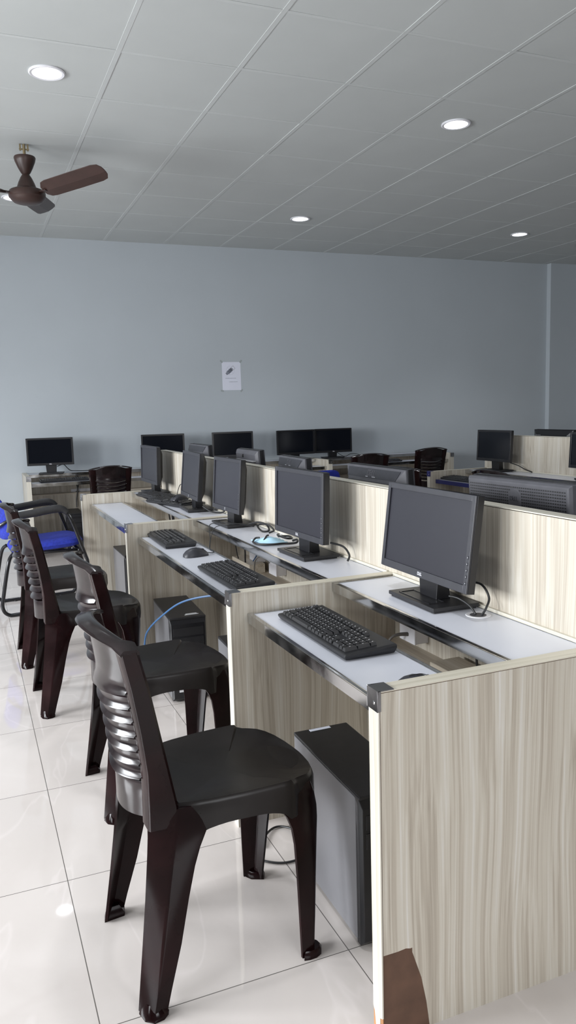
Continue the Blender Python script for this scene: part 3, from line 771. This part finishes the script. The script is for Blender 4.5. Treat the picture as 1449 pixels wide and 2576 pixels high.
def keyboard(label, loc, rz, detailed, group='keyboards'):
    """local x along the length (user's left to right), y from front to back"""
    t = thing('keyboard', label, 'keyboard', loc, rz, group)
    Lk, Dk = .455, .150
    m = MB()
    def ringk(ix, z0, zf): # zf: rear height
        return [(-Lk/2+ix, -Dk/2+ix, z0), (Lk/2-ix, -Dk/2+ix, z0), (Lk/2-ix, Dk/2-ix, zf), (-Lk/2+ix, Dk/2-ix, zf)]
    m.loft([ringk(.006, .0, .0), ringk(.002, .006, .008), ringk(0, .0105, .0155), ringk(0, .014, .022), ringk(.003, .017, .0255)], smooth=False)
    m.build('case', 'black', t, bevel=.0015)
    slope = math.atan2(.0085, Dk)
    KM = Matrix.Translation((-.215, -Dk/2+.019, .0175)) @ Matrix.Rotation(slope, 4, 'X')
    K = layout(); U = .0187
    rnd = random.Random(3)
    pos = [(KM @ Matrix.Translation((x*U, y*U*1.0, 0)), w_, h_, x, y) for x, y, w_, h_ in K]
    # printed legends, one mesh
    if detailed:
        pos.sort(key=lambda q: (q[4] > 5, q[3]*(-1 if q[4] > 5 else 1)))
        main, rest = pos[:99], pos[99:]
        for mm, w_, h_, x, y in main:
            o = bpy.data.objects.new('key', keymesh(w_, h_)); COL.objects.link(o); o.parent = t; o.matrix_local = mm
        if rest:
            r = MB()
            for mm, w_, h_, x, y in rest:
                me = keymesh(w_, h_); r.add([tuple(v.co) for v in me.vertices], [tuple(p.vertices) for p in me.polygons], mtx=mm)
            ro = r.build('keys', 'key', t); ro['kind'] = 'stuff'
        lg = MB()
        for mm, w_, h_, x, y in pos:
            if w_ > 3: continue
            a = .0011; ox = -w_*U/2+.0062
            lg.box(ox-a, ox+a, .0005, .0040, .0084, .00865, mm)
            if rnd.random() < .6: lg.box(ox+.0016, ox+.0030, .0005, .0014, .0084, .00865, mm)
            if rnd.random() < .4: lg.box(ox-a, ox+a*1.6, .0032, .0040, .0084, .00865, mm)
        lo = lg.build('key_legends', 'legend', t); lo['kind'] = 'stuff'
    else:
        r = MB()
        for mm, w_, h_, x, y in pos:
            me = keymesh(w_, h_); r.add([tuple(v.co) for v in me.vertices], [tuple(p.vertices) for p in me.polygons], mtx=mm)
        ro = r.build('keys', 'key', t); ro['kind'] = 'stuff'
    return t
GK = 'keyboards on the desk row'
ZT = .7017
k1 = keyboard('black keyboard on the white lower shelf of the first workstation', (.908, 1.918, ZT), -PI/2, True, GK)
dup(k1, (.897, 2.755, ZT), -PI/2+R(1), 'black keyboard at the near end of the middle workstation shelf, no mouse beside it', GK)
dup(k1, (.893, 3.735, ZT), -PI/2+R(-1), 'black keyboard beside the black mouse on the middle workstation shelf', GK)
k2 = keyboard('black keyboard lying on the upper shelf before the end monitor of the row', (1.150, 5.085, .7667), -PI/2+R(8), False, GK)
k3 = dup(k2, (1.155, 4.690, .7667), -PI/2+R(15), 'black keyboard with a mouse on top, piled askew behind the slanted monitor', GK)
dup(k2, (.84, 7.70, ZT), 0, 'long black keyboard on the corner wall desk under the lone monitor', 'keyboards on the far desks')
dup(k2, (4.30, 7.70, ZT), 0, 'black keyboard on the wall desk between the two far plastic chairs', 'keyboards on the far desks')
dup(k2, (3.74, 5.33, ZT), -PI/2, 'black keyboard on the blue edged shelf of the second island', 'keyboards on the far desks')

def mouse(label, loc, rz, group='computer mice'):
    t = thing('computer_mouse', label, 'mouse', loc, rz, group)
    m = MB(); loops = []
    prof = [(-.056, .012, .006), (-.052, .020, .017), (-.04, .027, .028), (-.02, .031, .036), (0, .031, .037), (.02, .0295, .033), (.04, .028, .024), (.052, .024, .015), (.056, .014, .008)]
    for x, hw_, hh in prof:
        loops.append([(x, hw_*math.cos(a), max(0.0005, hh*max(0, math.sin(a))**.7 if math.sin(a) > 0 else .0005)) for a in [k/14*PI for k in range(15)]])
    m.loft(loops); m.build('shell', 'bezel', t)
    m = MB(); m.lathe([(.001, -.003), (.008, -.003), (.008, .003), (.001, .003)], 16, mtx=Matrix.Translation((.034, 0, .022)) @ Matrix.Rotation(PI/2, 4, 'X')); m.build('scroll_wheel', 'black', t)
    m = MB(); m.tube([(-.018, 0, .0365), (.01, 0, .0366), (.03, 0, .0302), (.05, 0, .0180)], .0008, 6); m.build('button_seam', 'black', t)
    return t
ms = mouse('black mouse on the middle workstation shelf, its cord running up to the monitor', (.893, 3.275, ZT), R(10))
dup(ms, (.885, 1.442, ZT), R(5), 'black mouse half hidden behind the panel top of the first workstation')
ms2 = dup(ms, (1.185, 4.66, .7915), R(200), 'small black mouse lying on top of the askew keyboard')

# ------------------------------------------------------------------ computer towers
def tower(label, loc, rz=0, w_=.17, d=.40, h=.40, style='plain', group='computer towers'):
    """front faces local -y, origin at floor centre"""
    t = thing('computer_tower', label, 'computer', loc, rz, group)
    m = MB(); m.box(-w_/2+.003, w_/2-.003, -d/2+.02, d/2, .008, h-.004); m.build('case', 'black', t, bevel=.003)
    for s in (-1, 1):
        pl = MB(); rr = .03
        def rrect(y0, y1, z0, z1, r_front):
            pts = []
            for cy_, cz_, a0 in ((y0+r_front, z0+r_front, 180), (None, None, None), (None, None, None), (y0+r_front, z1-r_front, 90)):
                if cy_ is None: continue
                for k in range(7):
                    a = R(a0+k*15); pts.append((cy_+r_front*math.cos(a)*1.0, cz_+r_front*math.sin(a)))
            # order: bottom front arc (180->270), rear bottom, rear top, top front arc (90->180)
            arc1 = pts[:7]; arc2 = pts[7:]
            return arc1+[(y1, z0), (y1, z1)]+arc2
        poly = rrect(-d/2+.012, d/2-.004, .014, h-.010, .026)
        a, b = sorted((s*(w_/2-.004), s*w_/2)); pl.prism(poly, 'x', a, b)
        pl.build('side_panel', 'grey_steel', t, bevel=.001)
    m = MB(); m.box(-w_/2, w_/2, -d/2+.006, d/2, h-.009, h); m.build('top_cover', 'black', t, bevel=.003)
    m = MB(); m.loft([[(-w_/2, -d/2+.03, 0.006), (w_/2, -d/2+.03, .006), (w_/2, -d/2+.03, h-.003), (-w_/2, -d/2+.03, h-.003)], [(-w_/2, -d/2+.012, .008), (w_/2, -d/2+.012, .008), (w_/2, -d/2+.012, h-.006), (-w_/2, -d/2+.012, h-.006)], [(-w_/2+.006, -d/2, .02), (w_/2-.006, -d/2, .02), (w_/2-.006, -d/2, h-.03), (-w_/2+.006, -d/2, h-.03)]], smooth=False)
    fr = m.build('front_bezel', 'bezel_dark', t, bevel=.002)
    m = MB(); m.box(-w_/2+.015, w_/2-.015, -d/2-.0015, -d/2+.001, h-.085, h-.047); m.box(-w_/2+.015, w_/2-.015, -d/2-.0015, -d/2+.001, h-.135, h-.094); m.build('drive_bay', 'black', fr, bevel=.0008)
    m = MB()
    for k in range(9): m.box(0, w_/2-.018, -d/2-.001, -d/2+.001, .04+k*.011, .045+k*.011)
    m.build('vent', 'shell', fr)
    m = MB(); m.box(-w_/2+.03, -w_/2+.05, -d/2-.001, -d/2, .05, .078); m.box(-w_/2+.03, -w_/2+.055, -d/2-.001, -d/2, .095, .105); m.build('sticker', 'legend', fr)
    m = MB()
    for sx in (-1, 1):
        for sy in (-1, 1): m.box(sx*(w_/2-.03)-.012, sx*(w_/2-.03)+.012, sy*(d/2-.05)-.02, sy*(d/2-.05)+.02, 0, .009)
    m.build('foot', 'black', t)
    return t
GT = 'computer towers under the desks'
tw = tower('grey sided computer tower under the first workstation with a paper scrap on top', (.896, 1.785, 0), R(-1), d=.43, group=GT)
dup(tw, (.885, 3.60, 0), R(-3), 'black fronted computer tower under the middle workstation beside the blue cable')
dup(tw, (.985, 2.82, 0), R(-2), 'computer tower under the middle workstation, half hidden by the second chair')
dup(tw, (.99, 5.30, 0), 0, 'grey sided computer tower under the last workstation beside its inner panel')
dup(tw, (.90, 7.76, 0), 0, 'grey computer tower standing under the corner wall desk')
tag(MB().box(-.035, .03, -.006, .008, 0, .0008).build('paper_scrap', 'paper', loc=(.895, 1.985, .4005)), 'small white paper scrap lying on the grey computer tower', 'paper')
tg = MB(); tg.box(-.03, .035, -.012, -.004, 0, .001); tg.box(-.022, .03, .0, .012, 0, .001)
tag(tg.build('dust_label', 'legend', loc=(.90, 3.435, .4003)), 'torn white sticker on the black tower beside the blue cable', 'sticker')

# ------------------------------------------------------------------ sockets, grommet, small things
def socket_box(label, y, z, x=1.30):
    t = thing('socket_box', label, 'power socket', (x, y, z), 0, 'power sockets on the divider')
    MB().box(-.045, -.0005, -.045, .045, -.045, .045).build('back_box', 'white_plastic', t, bevel=.002)
    pl = MB().box(-.052, -.045, -.046, .046, -.046, .046).build('face_plate', 'white_plastic', t, bevel=.002)
    m = MB(); m.box(-.0535, -.052, -.022, .022, -.006, .036); m.build('switch', 'white_plastic', t, bevel=.001)
    m = MB(); m.box(-.0542, -.0534, -.014, -.004, .012, .016); m.box(-.0542, -.0534, .004, .014, .012, .016); m.box(-.0542, -.0534, -.012, -.006, .018, .02); m.build('pin_hole', 'ink', t)
    return t
s0 = socket_box('white socket box with a plugged in grey lead, first workstation', 2.085, .632)
dup(s0, (1.30, 3.265, .625), 0, 'white socket box beside the face mask desk opening, under the shelf lip')
dup(s0, (1.30, 3.53, .640), 0, 'white socket box by the hanging blue cable in the middle workstation')
def cable(label, pts, r=.003, m='cable', cat='cable', seg=7, name='cable', group=None):
    o = MB().tube(pts, r, 8, seg=seg).build(name, m); return tag(o, label, cat, group)
pg = MB(); pg.tube([(1.25, 2.08, .612), (1.225, 2.09, .612), (1.205, 2.10, .605), (1.195, 2.11, .585), (1.20, 2.115, .560)], lambda u: .007-.0035*min(1, u*1.3), 8); tag(pg.build('power_lead', 'cable_grey'), 'grey plug and lead in the white socket of the first workstation', 'cable')
bx = MB().box(-.05, .05, -.055, .055, 0, .042); tag(bx.build('wood_block', 'wood_inner', bevel=.002, loc=(1.235, 1.80, .557)), 'small pale wood block on the cable ledge of the first workstation', 'block')
bx = MB().box(-.04, .04, -.13, .13, 0, .045); tag(bx.build('wood_block', 'wood_inner', bevel=.002, loc=(1.235, 3.56, .557)), 'long pale wood block on the cable ledge below the two sockets', 'block')
gr = thing('cable_grommet', 'pale round cable grommet in the upper shelf of the first workstation', 'grommet', (1.243, 1.705, .765))
MB().lathe([(.022, .0005), (.0285, .0022), (.033, .0015), (.034, .0002)], 36, cap=False).build('rim', 'white_plastic', gr)
MB().lathe([(.001, .0004), (.0235, .0006), (.0235, .0003), (.001, .0002)], 36).build('opening', 'shell', gr)
cable('black monitor cable dropping into the grommet of the first workstation', [(1.215, 1.80, .80), (1.222, 1.765, .80), (1.236, 1.735, .785), (1.240, 1.712, .766)], .0032)
cable('second black monitor cable curving round the base into the grommet', [(1.26, 1.78, .84), (1.275, 1.735, .84), (1.278, 1.705, .81), (1.262, 1.695, .785), (1.250, 1.698, .766)], .0032)
cable('pair of black cables hanging below the upper shelf of the first workstation', [(1.22, 1.665, .74), (1.205, 1.66, .68), (1.21, 1.655, .60), (1.215, 1.65, .56)], .0035)
cable('black cables hanging below the upper shelf near the blue cable', [(1.19, 3.49, .74), (1.195, 3.485, .66), (1.20, 3.50, .60), (1.21, 3.50, .56)], .004)
cable('thin black cable hanging beside the thicker ones in the middle workstation', [(1.17, 3.59, .74), (1.185, 3.60, .68), (1.20, 3.61, .61), (1.215, 3.60, .56)], .0025)
cable('short blue network cable inside the middle workstation opening', [(1.20, 3.33, .68), (1.215, 3.38, .675), (1.235, 3.44, .64), (1.24, 3.50, .605)], .003, 'cable_blue')
cable('grey power lead looping down from the socket box of the middle workstation', [(1.245, 3.29, .63), (1.215, 3.31, .66), (1.195, 3.34, .64), (1.195, 3.36, .58), (1.21, 3.36, .557)], .003, 'cable_grey')
cable('long blue network cable running under the middle workstation past the black tower', [(.99, 2.90, .60), (.90, 2.95, .595), (.834, 3.06, .567), (.785, 3.17, .525), (.745, 3.28, .46), (.70, 3.39, .375), (.685, 3.45, .30), (.69, 3.5, .15), (.72, 3.55, .006)], .0042, 'cable_blue')
cable('black mouse cord rising from the mouse to the monitor stand', [(.948, 3.285, .71), (.975, 3.288, .706), (.99, 3.32, .706), (.995, 3.40, .706), (1.02, 3.47, .74), (1.045, 3.56, .785), (1.068, 3.54, .80), (1.10, 3.46, .81), (1.16, 3.45, .80), (1.22, 3.42, .785)], .002)
cable('second thin black cord leaning over the shelf edge to the monitor stand', [(1.008, 3.44, .70), (1.03, 3.49, .74), (1.056, 3.50, .785), (1.10, 3.42, .808), (1.16, 3.41, .805), (1.23, 3.45, .785)], .0018)
cable('tangled black cable loop behind the stand of the middle workstation monitor', [(1.22, 3.52, .78), (1.25, 3.45, .80), (1.27, 3.38, .795), (1.262, 3.33, .775), (1.235, 3.35, .772), (1.24, 3.42, .79), (1.265, 3.36, .80), (1.275, 3.30, .780), (1.25, 3.30, .7695)], .0045)
cable('black cable curl behind the base of the slanted monitor', [(1.20, 4.20, .80), (1.23, 4.15, .775), (1.26, 4.08, .773), (1.278, 4.05, .785), (1.265, 4.09, .795), (1.24, 4.13, .79)], .0045)
cable('thin black cord looping up beside the piled keyboards', [(1.20, 4.80, .79), (1.24, 4.90, .83), (1.262, 4.92, .862), (1.268, 4.80, .870), (1.265, 4.68, .855), (1.255, 4.62, .82), (1.24, 4.68, .795), (1.22, 4.76, .788)], .0025)
cable('black mouse cord trailing over the shelf lip by the piled keyboards', [(1.19, 4.56, .80), (1.13, 4.50, .795), (1.09, 4.56, .79), (1.075, 4.66, .785), (1.085, 4.72, .79), (1.12, 4.68, .797)], .002)
cable('black cables hanging under the upper shelf of the last workstation', [(1.185, 5.00, .74), (1.19, 4.98, .68), (1.195, 4.97, .62), (1.20, 4.98, .56)], .005)
cable('black adapter strap hanging under the upper shelf of the last workstation', [(1.19, 4.90, .74), (1.195, 4.89, .66), (1.20, 4.89, .56)], .009)
cable('black cable behind the monitor beside the face mask', [(1.23, 2.60, .83), (1.26, 2.555, .82), (1.275, 2.535, .79), (1.265, 2.53, .7688)], .004)
cable('black floor cable leading from the first tower to the chair leg', [(.93, 2.0, .03), (.875, 2.13, .012), (.83, 2.19, .006), (.78, 2.165, .006), (.74, 2.10, .006)], .0035)
cable('second black floor cable lying beside the first tower', [(.86, 1.998, .012), (.805, 1.993, .006), (.76, 2.0, .006), (.72, 2.03, .006), (.68, 2.08, .006)], .0035)
cable('black cables behind the lone monitor on the corner wall desk', [(.80, 7.87, .835), (.86, 7.88, .85), (.90, 7.88, .81), (.935, 7.90, .785), (1.02, 7.95, .775), (1.12, 7.97, .772)], .004)
cable('black cable arc beside the side by side monitors', [(3.83, 7.88, .83), (3.87, 7.88, .80), (3.93, 7.87, .775), (4.0, 7.88, .80), (4.08, 7.88, .795), (4.16, 7.9, .772)], .003)
cable('black power leads hanging under the corner wall desk', [(.985, 7.97, .73), (.98, 7.97, .66), (.992, 7.97, .60), (.975, 7.96, .50), (.97, 7.95, .41)], .006)
cable('second black lead hanging under the corner wall desk near the plug', [(1.01, 8.05, .72), (1.02, 8.055, .66), (1.0, 8.05, .58), (.99, 8.05, .5)], .006)
cable('black cable behind the second island monitor', [(4.07, 5.16, .84), (4.10, 5.10, .82), (4.13, 5.05, .79), (4.14, 4.98, .772)], .004)
# paper-thin looking cloth mask with black straps on the middle shelf
mk = thing('face_mask', 'pale blue folded face mask with black straps on the middle workstation shelf', 'face mask', (1.17, 3.07, .7667), R(0))
rows = []
for i in range(9):
    u = i/8; row = []
    for j in range(9):
        v = j/8; row.append((-.06+.115*v, .085-.15*u, .004+.017*math.sin(PI*v)**2*math.sin(PI*min(1, u*1.05))+.004*math.sin(u*22)*v))
    rows.append(row)
MB().grid(rows).build('cloth', 'mask', mk, solid=.002)
m = MB(); m.tube([(.06, .06, .012), (.075, -.02, .024), (.07, -.07, .022), (.04, -.075, .026), (.03, -.01, .03), (.05, .03, .028)], .0045, 8)
m.tube([(-.07, .03, .005), (-.075, -.03, .005), (-.05, -.07, .006), (-.02, -.085, .006), (.02, -.085, .006), (.05, -.10, .006), (.075, -.11, .01), (.085, -.09, .018), (.07, -.075, .012)], .0048, 8)
m.tube([(-.07, .03, .006), (-.05, .05, .016), (-.035, .04, .018)], .004, 8); m.tube([(-.03, -.0, .012), (-.01, .02, .026), (.0, .025, .028)], .004, 8)
m.build('strap', 'cable', mk)
# wall plate under the wall desk
wp = thing('wall_socket', 'white wall socket plate with a black plug under the corner wall desk', 'power socket', (1.03, 8.09, .53), 0)
MB().box(-.09, .11, -.014, -.002, -.055, .055).build('face_plate', 'white_plastic', wp, bevel=.003)
pm = MB(); pm.lathe([(.001, .045), (.024, .042), (.029, .025), (.029, 0), (.001, 0)], 18, mtx=Matrix.Translation((-.03, -.014, .005)) @ Matrix.Rotation(PI/2, 4, 'X')); pm.tube([(-.03, -.04, -.01), (-.03, -.045, -.05), (-.015, -.045, -.12)], .006, 8)
pm.build('plug', 'black', wp)

# notice on the back wall
nt_ = thing('paper_notice', 'white paper notice with a crossed out drive drawing taped on the grey wall', 'notice', (2.70, YB, 1.692), 0)
PW, PH = .211, .299
Q = Matrix.Translation((0, 0, 0)) @ Matrix(((1, 0, 0, 0), (0, 0, -1, 0), (0, 1, 0, 0), (0, 0, 0, 1)))
MB().box(-PW/2, PW/2, -PH/2, PH/2, -.001, .0006, Q).build('sheet', 'paper', nt_)
for (sx, sy, a) in ((-1, 1, 45), (1, 1, -40), (-1, -1, 80), (1, -1, -45)):
    MB().box(-.009, .009, -.017, .017, .0006, .0009, Q @ Matrix.Translation((sx*(PW/2+.004), sy*(PH/2+.006), 0)) @ Matrix.Rotation(R(a), 4, 'Z')).build('tape', 'tape', nt_)
C0 = Q @ Matrix.Translation((-.012, .06, .0008)); S0 = C0 @ Matrix.Rotation(R(40), 4, 'Z')
m = MB()
for k in range(48):
    a0, a1 = 2*PI*k/48, 2*PI*(k+1)/48; r0, r1 = .045, .047
    m.add([(r0*math.cos(a0), r0*math.sin(a0), 0), (r1*math.cos(a0), r1*math.sin(a0), 0), (r1*math.cos(a1), r1*math.sin(a1), 0), (r0*math.cos(a1), r0*math.sin(a1), 0)], [(0, 1, 2, 3)], mtx=C0)
m.box(-.045, .045, -.001, .001, -.0001, .0001, C0 @ Matrix.Rotation(R(-45), 4, 'Z')); m.build('drawing_circle', 'ink_faint', nt_)
m = MB(); m.box(-.040, .035, -.019, .019, .0002, .0004, S0); m.box(-.060, -.040, -.013, .013, .0002, .0004, S0); m.build('drawing_body', 'ink_grey', nt_)
m = MB(); m.box(.022, .058, -.017, .017, .0004, .0006, S0); m.build('drawing_cap', 'paper', nt_)
m = MB(); vs, fs = text_mesh('USB', .034, .0002, .0008); m.add(vs, fs, mtx=S0 @ Matrix.Translation((.004, -.001, .0008)))
for (a, b, c_, d) in ((-.04, .058, .017, .019), (-.04, .058, -.019, -.017), (.056, .058, -.019, .019), (-.06, -.04, .011, .013), (-.06, -.04, -.013, -.011), (-.061, -.059, -.013, .013)): m.box(a, b, c_, d, .0005, .0007, S0)
m.build('drawing_lines', 'ink', nt_)
m = MB(); rnd = random.Random(5)
for (x0_, x1_, y_) in ((-.07, .05, -.022), (-.03, .066, -.062)):
    x = x0_
    while x < x1_:
        w_ = rnd.uniform(.002, .006); m.box(x, min(x+w_, x1_), y_-.0022, y_+.0022, .0006, .0008, Q); x += w_+rnd.uniform(.0006, .0018)
m.build('text_line', 'ink_grey', nt_)

# ------------------------------------------------------------------ world and view
w = bpy.data.worlds.new('world'); sc.world = w; w.use_nodes = True
bg = w.node_tree.nodes['Background']; bg.inputs['Color'].default_value = (.75, .87, 1.0, 1); bg.inputs['Strength'].default_value = 1.0
sc.view_settings.view_transform = 'Standard'; sc.view_settings.look = 'None'; sc.view_settings.gamma = 1; sc.view_settings.use_curve_mapping = False
sc.view_settings.exposure = -0.36
try:
    sc.cycles.use_denoising = True; sc.cycles.use_adaptive_sampling = True; sc.cycles.adaptive_threshold = .012; sc.cycles.max_bounces = 10; sc.cycles.diffuse_bounces = 6; sc.cycles.sample_clamp_indirect = 6
    sc.cycles.caustics_reflective = False; sc.cycles.caustics_refractive = False
except Exception: pass
